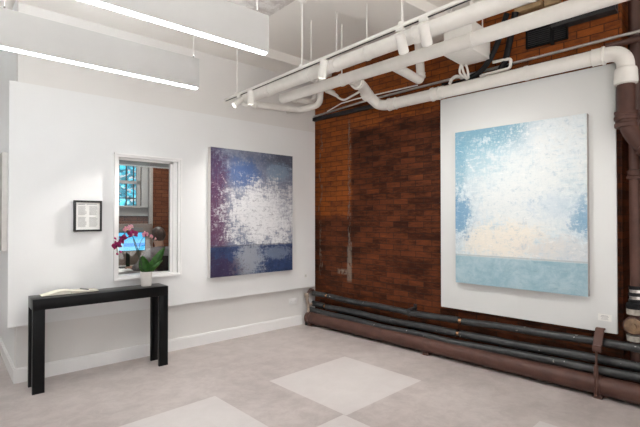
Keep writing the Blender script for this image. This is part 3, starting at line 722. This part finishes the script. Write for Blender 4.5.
for c0_, w_ in ((.948, .075), (1.043, .072)):
    for k in range(10):
        z = 1.562 - k * .0085; m.box((c0_, FY + .0085, z - .0016), (c0_ + w_ * r.uniform(.75, 1), FY + .0102, z + .0016))
    for k in range(11):
        z = 1.458 - k * .0085; m.box((c0_, FY + .0085, z - .0016), (c0_ + w_ * r.uniform(.75, 1), FY + .0102, z + .0016))
m.build('printed_text', 'print', pg, smooth=False)

ou = thing('wall_outlet', 'white electrical outlet plate low on the white wall near the corner', 'outlet', (3.56, 4.63, .33))
m = MB(); m.box((3.49, 4.622, .293), (3.63, 4.631, .372), .003); m.build('plate', 'trim', ou)
for x in (3.525, 3.595):
    q = MB(); q.cyl((x, 4.6225, .332), (x, 4.619, .332), .018, n=18); so = q.build('socket', 'trim', ou)
    q = MB(); q.box((x - .008, 4.6185, .326), (x - .005, 4.6195, .340)); q.box((x + .005, 4.6185, .326), (x + .008, 4.6195, .340)); q.build('slot', 'print', so, smooth=False)

# ------------------------------------------------------------------ console table and what stands on it
TT = .780
ct = thing('console_table', 'slim black console table against the white wall', 'table', (1.12, 4.34, 0))
tx0, tx1, ty0, ty1 = .556, 1.685, 4.218, 4.470
m = MB(); m.box((tx0, ty0, TT - .092), (tx1, ty1, TT), .002); m.build('tabletop', 'satin_black', ct)
for x in (tx0, tx1 - .088):
    for y0_, y1_ in ((ty0, ty0 + .035), (ty1 - .035, ty1)):
        q = MB(); q.box((x, y0_, 0), (x + .088, y1_, TT - .090), .002); q.build('leg', 'satin_black', ct)

nb = thing('open_notebook', 'cream notebook lying open at the left of the black table', 'notebook', (.87, 4.40, TT))
m = MB(); m.box((.630, 4.315, TT), (1.080, 4.455, TT + .004), .001); m.build('cover', 'satin_black', nb)
def page(u, v, x0, x1, hgt, fl):
    return (x0 + (x1 - x0) * u, 4.320 + .130 * v, TT + .006 + hgt(u))
m = MB()
hl = lambda u: .030 * math.sin(min(1, u * 1.08) * PI * .62) ** 1.6
hr = lambda u: .012 * (1 - u) ** .6 + .006
for fn, a, b in ((hl, .633, .853), (hr, .857, 1.077)):
    q = MB(); q.grid(lambda u, v: page(u, v, a, b, fn, 0), 14, 4)
    q.grid(lambda u, v: (a + (b - a) * u, 4.320, TT + .004 + (fn(u) + .002) * v), 14, 1)
    q.grid(lambda u, v: (a + (b - a) * u, 4.450, TT + .004 + (fn(u) + .002) * v), 14, 1)
    q.grid(lambda u, v: (a, 4.320 + .13 * v, TT + .004 + (fn(0) + .002) * u), 1, 4)
    q.grid(lambda u, v: (b, 4.320 + .13 * v, TT + .004 + (fn(1) + .002) * u), 1, 4)
    bmesh.ops.remove_doubles(q.b, verts=q.b.verts[:], dist=.0002)
    q.build('page_block', 'cream', nb)
m.b.free()
pn = thing('ballpoint_pen', 'dark pen resting on the right page of the open notebook', 'pen', (1.02, 4.40, TT + .02))
m = MB(); pa = Vector((.950, 4.435, TT + .0245)); pb = Vector((1.000, 4.335, TT + .0235)); m.tube([pa, pa.lerp(pb, .06), pa.lerp(pb, .9), pb], [.005, .006, .006, .002], 12); m.build('barrel', 'ink', pn)

# orchid
orc = thing('potted_orchid', 'magenta orchid with glossy leaves in a white pot on the black table', 'potted plant', (1.522, 4.365, TT))
PC = Vector((1.522, 4.365, TT))
m = MB(); m.lathe([(.045, 0), (.048, .002), (.0575, .132), (.059, .140), (.055, .142), (.053, .128), (.002, .126)], PC, 32); m.build('pot', 'ceramic', orc)
m = MB(); m.lathe([(.052, .120), (.050, .131), (.03, .136), (.002, .138)], PC, 20); m.build('soil', 'soil', orc)
def orchid_leaf(base, tip, wid, bend, side):
    base = Vector(base); tip = Vector(tip); ax = tip - base; L = ax.length; side = Vector(side).normalized(); nn = ax.cross(side).normalized()
    q = MB()
    def f(u, v):
        w = wid * (math.sin(PI * min(1, (u * .94 + .06)) ** .8)) ** .75 * (1 if u < .999 else .2)
        k = (v - .5) * 2
        return base + ax * u + nn * (bend * math.sin(PI * u) - .25 * w * (1 - k * k)) + side * (k * w * .5)
    q.grid(f, 14, 6); g = bmesh.ops.solidify(q.b, geom=q.b.faces[:], thickness=.0022)
    return q.build('leaf', 'leaf', orc, angle=80)
orchid_leaf(PC + Vector((-.01, -.005, .128)), (1.475, 4.34, 1.085), .10, .02, (.95, -.2, .15))
orchid_leaf(PC + Vector((.01, -.005, .128)), (1.690, 4.315, 1.165), .085, -.03, (.60, -.2, -.55))
orchid_leaf(PC + Vector((.015, -.01, .128)), (1.655, 4.28, 1.035), .055, -.02, (.4, -.5, -.4))
orchid_leaf(PC + Vector((-.02, -.01, .126)), (1.425, 4.30, .965), .03, .02, (.2, -.9, .2))
orchid_leaf(PC + Vector((.0, .01, .126)), (1.530, 4.40, 1.02), .06, .02, (.9, .2, 0))
m = MB(); m.cyl(PC + Vector((-.02, 0, .12)), (1.385, 4.335, 1.245), .0035, n=8); m.build('stake', 'stem', orc)
def stemtube(pts, r=.0035): 
    q = MB(); q.tube(fillet(pts, .08, 6), r, 8); q.build('stem', 'stem', orc)
stemtube([PC + Vector((-.025, .0, .12)), (1.44, 4.34, 1.12), (1.385, 4.335, 1.27), (1.33, 4.325, 1.335), (1.285, 4.32, 1.285), (1.225, 4.31, 1.21), (1.235, 4.31, 1.11)])
stemtube([(1.437, 4.34, 1.13), (1.45, 4.33, 1.22), (1.49, 4.325, 1.275), (1.535, 4.32, 1.275), (1.575, 4.32, 1.245)], .0025)
def flower(c, d, r, pm, lm, roll=0.):
    c = Vector(c); d = Vector(d).normalized()
    R = Vector((0, 0, 1)).rotation_difference(d).to_matrix() @ Matrix.Rotation(roll, 3, 'Z')
    q = MB()
    for k, (ang, L, W_) in enumerate(((90, 1.0, .55), (210, 1.0, .5), (330, 1.0, .5), (18, 1.05, .95), (162, 1.05, .95))):
        a = math.radians(ang); dx = Vector((math.cos(a), math.sin(a), 0)); dy = Vector((-dx.y, dx.x, 0)); lift = .004 if k > 2 else 0
        q.grid(lambda u, v: c + R @ (dx * (r * L * u) + dy * ((v - .5) * r * W_ * math.sin(PI * min(1, u * .92 + .06)) ** .6) + Vector((0, 0, lift + .18 * r * math.sin(u * PI * .8) - .22 * r * u * u))), 6, 4)
    bmesh.ops.solidify(q.b, geom=q.b.faces[:], thickness=.0012)
    f = q.build('flower', pm, orc, angle=80)
    q = MB(); q.lathe([(.02 * r, 0), (.20 * r, .10 * r), (.24 * r, .25 * r), (.10 * r, .40 * r), (.02 * r, .42 * r)], c, 10, R @ Vector((0, -.5, 1))); q.build('lip', lm, f)
V = Vector
flower((1.375, 4.315, 1.297), (-.1, -1, .15), .050, 'magenta', 'pink')
flower((1.283, 4.300, 1.252), (-.6, -1, -.1), .046, 'magenta', 'lip', .4)
flower((1.224, 4.290, 1.195), (-.7, -.9, -.1), .048, 'magenta', 'lip', -.3)
flower((1.318, 4.315, 1.345), (-.3, -1, .3), .034, 'pink', 'lipc', .2)
flower((1.358, 4.33, 1.362), (.2, -1, .4), .034, 'pink', 'lipc', .8)
flower((1.492, 4.315, 1.290), (.2, -1, .1), .036, 'pink', 'magenta', .3)
flower((1.548, 4.312, 1.268), (.5, -1, 0), .026, 'pink', 'lipc')
flower((1.588, 4.312, 1.245), (.7, -.8, -.1), .020, 'pink', 'lipc', .5)
for c in ((1.212, 4.30, 1.262), (1.232, 4.305, 1.115), (1.262, 4.305, 1.135)):
    q = MB(); q.lathe([(.002, -.014), (.008, -.006), (.009, .004), (.002, .014)], c, 10, (.5, -.2, -.7)); q.build('bud', 'magenta', orc)

# ------------------------------------------------------------------ the office behind the glass
OY = 7.5
ox0, ox1, oz0, oz1 = 1.55, 2.52, 1.66, 2.62
m = MB()
m.box((.60, 0, 0), (ox0, .14, CE)); m.box((ox1, 0, 0), (4.1, .14, CE)); m.box((ox0, 0, 0), (ox1, .14, oz0)); m.box((ox0, 0, oz1), (ox1, .14, CE))
w = m.build('wall_office', 'brick_office', smooth=False); struct(w); w.location = (0, OY, 0)
m = MB()
m.box((ox0 - .12, OY - .03, oz0 - .17), (ox0, OY + .01, oz1 + .12)); m.box((ox1, OY - .03, oz0 - .17), (ox1 + .12, OY + .01, oz1 + .12))
m.box((ox0, OY - .03, oz1), (ox1, OY + .01, oz1 + .12)); m.box((ox0, OY - .03, oz0 - .17), (ox1, OY + .01, oz0 - .02)); m.box((ox0 - .12, OY - .10, oz0 - .03), (ox1 + .12, OY + .06, oz0))
m.box((ox0, OY + .03, oz0), (ox0 + .05, OY + .08, oz1)); m.box((ox1 - .06, OY + .03, oz0), (ox1, OY + .08, oz1)); m.box((ox0, OY + .03, 2.03), (ox1, OY + .08, 2.08))
w2 = struct(m.build('window_2', 'office_grey', smooth=False))
m = MB(); m.box((ox0, OY + .05, oz0), (ox1, OY + .055, oz1)); m.build('pane', 'glass', w2, smooth=False)
gb = thing('window_guard', 'dark iron bars outside the office window', 'window bars', (2.0, OY + .16, oz0))
for k in range(8):
    x = ox0 + .06 + k * .118; q = MB(); q.cyl((x, OY + .12, oz0 - .002), (x, OY + .12, oz1 + .002), .011, n=10); q.build('bar', 'steel_dark', gb)
for z in (oz0 + .12, 2.42):
    q = MB(); q.box((ox0 - .002, OY + .106, z), (ox1 + .002, OY + .134, z + .02)); q.build('cross_rail', 'steel_dark', gb, smooth=False)
m = MB(); r = random.Random(2)
for k in range(5200):
    c = V((r.uniform(-.2, 4.4), r.uniform(9.6, 11.2), r.uniform(.2, 4.2)))
    if r.random() < .15 and c.z > 2: continue
    a = r.random() * 6.28; b_ = r.uniform(-.8, .8); L = r.uniform(.06, .13)
    u = V((math.cos(a), math.sin(a) * .4, b_)).normalized() * L; v_ = V((-math.sin(a), r.uniform(-.4, .4), math.cos(a))).normalized() * L * .55
    m.quad(c - u, c - v_, c + u, c + v_)
hedge = m.build('garden_foliage', 'leaf_out', smooth=False, recalc=False); hedge['kind'] = 'stuff'
tag(hedge, 'leafy greenery outside the barred office window', 'foliage')
m = MB(); m.box((-5, 7.76, -.14), (9, 14, -.02)); struct(m.build('ground', 'pavement', smooth=False))

cb = thing('low_cabinet', 'low grey-brown cabinet under the barred window in the office', 'cabinet', (2.2, 7.35, 0))
m = MB(); m.box((1.2, 7.20, 0), (2.60, OY - .11, 1.36), .006); m.build('body', 'cab_brown', cb)
m = MB(); m.box((1.6, 7.192, 1.25), (2.45, 7.202, 1.30)); m.build('slot', 'ink', cb, smooth=False)
m = MB(); m.box((2.60, 7.33, 0), (2.66, 7.39, CE), .004); tag(m.build('metal_post', 'post'), 'thin grey post beside the barred office window', 'post')

dk = thing('office_desk', 'pale desk in the office behind the interior window', 'desk', (1.9, 6.5, 0))
m = MB(); m.box((1.0, 6.05, .705), (2.75, 6.85, .74), .004); m.build('desktop', 'desk', dk)
for x in (1.05, 2.66):
    for y in (6.10, 6.76):
        q = MB(); q.box((x, y, 0), (x + .045, y + .045, .706), .003); q.build('leg', 'steel_dark', dk)
mo = thing('computer_monitor', 'wide monitor with a bright blue screen on the office desk', 'monitor', (2.0, 6.55, .74))
mrot = Matrix.Rotation(math.radians(-8), 3, 'Z'); mc = V((2.01, 6.5, 1.112))
m = MB(); m.box((-.235, 0, -.14), (.235, .035, .14), .004, mrot, mc); m.build('bezel', 'black_rubber', mo)
m = MB(); m.quad(*[mc + mrot @ V(p) for p in ((-.225, -.001, -.128), (.225, -.001, -.128), (.225, -.001, .130), (-.225, -.001, .130))])
ex_ = mrot @ V((1, 0, 0)); m.build('screen', 'screen', mo, smooth=False, uvrect=lambda co: ((co - mc).dot(ex_) / .45 + .5, (co.z - mc.z) / .258 + .5))
m = MB(); m.box((-.025, .03, -.36), (.025, .05, -.05), .003, mrot, mc); m.build('stand', 'black_rubber', mo)
m = MB(); m.box((-.12, -.06, -.372), (.12, .11, -.360), .003, mrot, mc); m.build('base', 'black_rubber', mo)
r = random.Random(5)
PL = ('topmost loose sheet in the paper pile on the office desk', 'loose white sheet left of the paper pile on the office desk', 'bluish sheet at the front edge of the office desk', 'loose sheet of paper right of the pile on the office desk', 'lower sheet sticking out of the paper pile on the office desk')
for k, (x, y, a, z) in enumerate(((1.80, 6.25, .2, .0028), (1.62, 6.22, -.35, .0008), (1.70, 6.10, .1, .0018), (2.02, 6.2, .5, .0008), (1.86, 6.27, -.2, .0018))):
    q = MB(); q.box((-.105, -.148 * .8, 0), (.105, .148 * .8, .0008), 0, Matrix.Rotation(a, 3, 'Z'), (x, y, .74 + z)); tag(q.build('paper_sheet', 'paper', smooth=False), PL[k], 'paper', 'papers on the office desk')
mg = thing('coffee_mug', 'small orange mug on the office desk right of the seated person', 'mug', (2.42, 6.16, .74))
m = MB(); m.lathe([(.034, 0), (.040, .004), (.042, .095), (.039, .095), (.036, .01), (.002, .009)], (2.42, 6.16, .74), 22); m.build('body', 'mug', mg)
m = MB(); m.tube([(2.458, 6.15, .815), (2.485, 6.145, .81), (2.49, 6.145, .785), (2.457, 6.15, .765)], .006, 8); m.build('handle', 'mug', mg)

# office chair and the person in it
ch = thing('office_chair', 'black office chair with the seated person at the office desk', 'office chair', (2.150, 5.66, 0))
cr = Matrix.Rotation(math.radians(12), 3, 'Z'); cc = V((2.150, 5.66, 0))
m = MB(); m.box((-.24, -.23, .42), (.24, .24, .48), .025, cr, cc); m.build('seat', 'black_rubber', ch)
m = MB(); m.grid(lambda u, v: cc + cr @ V(((u - .5) * .46 * (1 - .25 * v ** 3), -.245 - .06 * v + .05 * (2 * u - 1) ** 2, .56 + .42 * v)), 10, 10); bmesh.ops.solidify(m.b, geom=m.b.faces[:], thickness=.035); m.build('backrest', 'black_rubber', ch, angle=60)
m = MB(); m.tube(fillet([cc + cr @ V((0, -.05, .415)), cc + cr @ V((0, -.27, .43)), cc + cr @ V((0, -.285, .70))], .06), .018, 10); m.build('back_support', 'black_rubber', ch)
m = MB(); m.cyl(cc + V((0, 0, .07)), cc + V((0, 0, .425)), .028, n=14); m.build('column', 'steel_dark', ch)
for k in range(5):
    a = k * 2 * PI / 5 + .3; e_ = cc + V((math.cos(a) * .29, math.sin(a) * .29, .062))
    q = MB(); q.tube([cc + V((0, 0, .10)), e_ + V((0, 0, .012))], [.026, .016], 10); lg = q.build('leg', 'black_rubber', ch)
    q = MB(); t_ = V((-math.sin(a), math.cos(a), 0)); q.cyl(e_ + V((0, 0, -.034)) - t_ * .018, e_ + V((0, 0, -.034)) + t_ * .018, .028, n=14); q.build('caster', 'black_rubber', lg)

def skin(name, verts, edges, radii, mat, parent=None, sub=1):
    me = bpy.data.meshes.new(name); me.from_pydata([V(v) for v in verts], edges, [])
    o = bpy.data.objects.new(name, me); COL.objects.link(o)
    bm_ = bmesh.new(); bm_.from_mesh(me); lay = bm_.verts.layers.skin.verify()
    for v, rr in zip(bm_.verts, radii):
        v[lay].radius = rr if isinstance(rr, tuple) else (rr, rr)
    bm_.verts.ensure_lookup_table(); bm_.verts[0][lay].use_root = True
    bm_.to_mesh(me); bm_.free()
    md = o.modifiers.new('Skin', 'SKIN'); md.use_smooth_shade = True
    s_ = o.modifiers.new('Sub', 'SUBSURF'); s_.levels = sub; s_.render_levels = sub
    dg_ = bpy.context.evaluated_depsgraph_get(); ev = o.evaluated_get(dg_)
    nm = bpy.data.meshes.new_from_object(ev); o.modifiers.clear(); old = o.data; o.data = nm; bpy.data.meshes.remove(old)
    nm.materials.clear(); nm.materials.append(M[mat]); nm.polygons.foreach_set('use_smooth', [True] * len(nm.polygons))
    if parent is not None: o.parent = parent; o.matrix_parent_inverse = parent.matrix_basis.inverted()
    return o
pr = thing('person', 'person with dark hair in a grey sweater seated facing the office monitor', 'person', (2.150, 5.66, 0))
def Pt(x, y, z): return cc + cr @ V((x, y, z))
bv = [Pt(0, -.06, .57), Pt(0, -.06, .70), Pt(0, -.04, .86), Pt(0, -.02, .99), Pt(0, .01, 1.06), Pt(0, .03, 1.12),   # 0 pelvis .. 5 neck top
      Pt(0, .05, 1.20), Pt(0, .06, 1.27),                                                                   # head 6,7
      Pt(-.17, -.03, 1.00), Pt(-.23, .10, .82), Pt(-.17, .33, .79), Pt(-.15, .41, .785),                     # left arm 8-11
      Pt(.17, -.03, 1.00), Pt(.23, .10, .82), Pt(.17, .33, .79), Pt(.15, .41, .785),                          # right arm 12-15
      Pt(-.10, .02, .55), Pt(-.12, .40, .545), Pt(-.12, .42, .10), Pt(-.12, .56, .05),                      # left leg 16-19
      Pt(.10, .02, .55), Pt(.12, .40, .545), Pt(.12, .42, .10), Pt(.12, .56, .05)]
be = [(0, 1), (1, 2), (2, 3), (3, 4), (4, 5), (5, 6), (6, 7), (3, 8), (8, 9), (9, 10), (10, 11), (3, 12), (12, 13), (13, 14), (14, 15), (0, 16), (16, 17), (17, 18), (18, 19), (0, 20), (20, 21), (21, 22), (22, 23)]
br_ = [.13, .125, .13, .12, .06, .055, .085, .075, .06, .045, .032, .03, .06, .045, .032, .03, .085, .062, .042, .035, .085, .062, .042, .035]
off0 = len(bv)
for sx, wi in ((-1, 11), (1, 15)):
    w0 = bv[wi]
    for k, (fx, L) in enumerate(((-.030, .075), (-.010, .085), (.010, .080), (.028, .062))):
        a = len(bv); bv.append(w0 + cr @ V((fx, .045, .005))); bv.append(w0 + cr @ V((fx * 1.15, .045 + L * .6, .0))); bv.append(w0 + cr @ V((fx * 1.15, .045 + L, -.018)))
        be += [(wi, a), (a, a + 1), (a + 1, a + 2)]; br_ += [.011, .009, .0075]
    a = len(bv); bv.append(w0 + cr @ V((-sx * .038, .02, -.005))); bv.append(w0 + cr @ V((-sx * .052, .055, -.012))); be += [(wi, a), (a, a + 1)]; br_ += [.011, .009]
skin('body', bv, be, br_, 'skin', pr)
sw = [0, 1, 2, 3, 4, 8, 9, 10, 12, 13, 14]; ix = {v: i for i, v in enumerate(sw)}
skin('sweater', [bv[i] for i in sw], [(ix[a], ix[b]) for a, b in be if a in ix and b in ix], [br_[i] * 1.10 + .012 for i in sw], 'grey_knit', pr)
for ids in ((0, 16, 17, 18, 20, 21, 22),):
    ix = {v: i for i, v in enumerate(ids)}; skin('trousers', [bv[i] for i in ids], [(ix[a], ix[b]) for a, b in be if a in ix and b in ix], [br_[i] * 1.08 + .010 for i in ids], 'trouser', pr)
for sx in (-.12, .12):
    q = MB(); q.box((-.045, -.09, 0), (.045, .17, .085), .03, cr, Pt(sx, .44, 0)); q.build('shoe', 'black_rubber', pr)
m = MB()
hc = Pt(0, .045, 1.235)
def hf(u, v):
    th = u * 2 * PI; ph = v * PI * .80
    d = V((math.sin(ph) * math.cos(th) * .088, math.sin(ph) * math.sin(th) * .102, math.cos(ph) * .105))
    if d.y > .03 and d.z < .035: d *= .86
    k = 1 + .02 * math.sin(th * 14) ; return hc + cr @ (d * k)
m.grid(hf, 36, 14); bmesh.ops.remove_doubles(m.b, verts=m.b.verts[:], dist=.0005); m.build('hair', 'hair', pr, angle=80)

# unseen ceiling panel added to light the office
ol = thing('office_fill_light', 'added unseen fill light panel on the office ceiling behind the window', 'ceiling light', (2.2, 6.0, CE))
m = MB(); m.box((1.85, 5.7, CE - .04), (2.55, 6.3, CE + .001), .003); m.build('frame', 'white_metal', ol)
m = MB(); m.box((1.88, 5.73, CE - .044), (2.52, 6.27, CE - .039)); m.build('diffuser', 'office_fill', ol, smooth=False)

# ------------------------------------------------------------------ sky, camera, colour
wd = bpy.data.worlds.new('World'); S.world = wd; wd.use_nodes = True
bg = wd.node_tree.nodes['Background']; bg.inputs[0].default_value = (.93, .97, 1.0, 1); bg.inputs[1].default_value = .5
sl = bpy.data.lights.new('Sun', 'SUN'); sl.energy = 10.0; sl.angle = .01; sl.color = (1, .98, .96)  # sun added to bounce off the pavement and brighten the ceiling
so_ = bpy.data.objects.new('Sun', sl); COL.objects.link(so_)
so_.rotation_euler = Vector((.12, .40, -1)).to_track_quat('-Z', 'Y').to_euler(); so_.location = (0, -12, 9)
cam = bpy.data.cameras.new('Camera'); cam.sensor_width = 36; cam.lens = 431 / 640 * 36; cam.clip_start = .05
co = bpy.data.objects.new('Camera', cam); COL.objects.link(co)
co.location = (0, 0, 1.45); co.rotation_euler = (math.radians(90 + .638), 0, math.radians(48.866 - 90))
S.camera = co
S.view_settings.view_transform = 'Standard'; S.view_settings.look = 'None'
S.view_settings.exposure = .92; S.view_settings.gamma = 1.0; S.view_settings.use_curve_mapping = False
S.cycles.max_bounces = 10; S.cycles.diffuse_bounces = 6; S.cycles.caustics_reflective = False; S.cycles.caustics_refractive = False
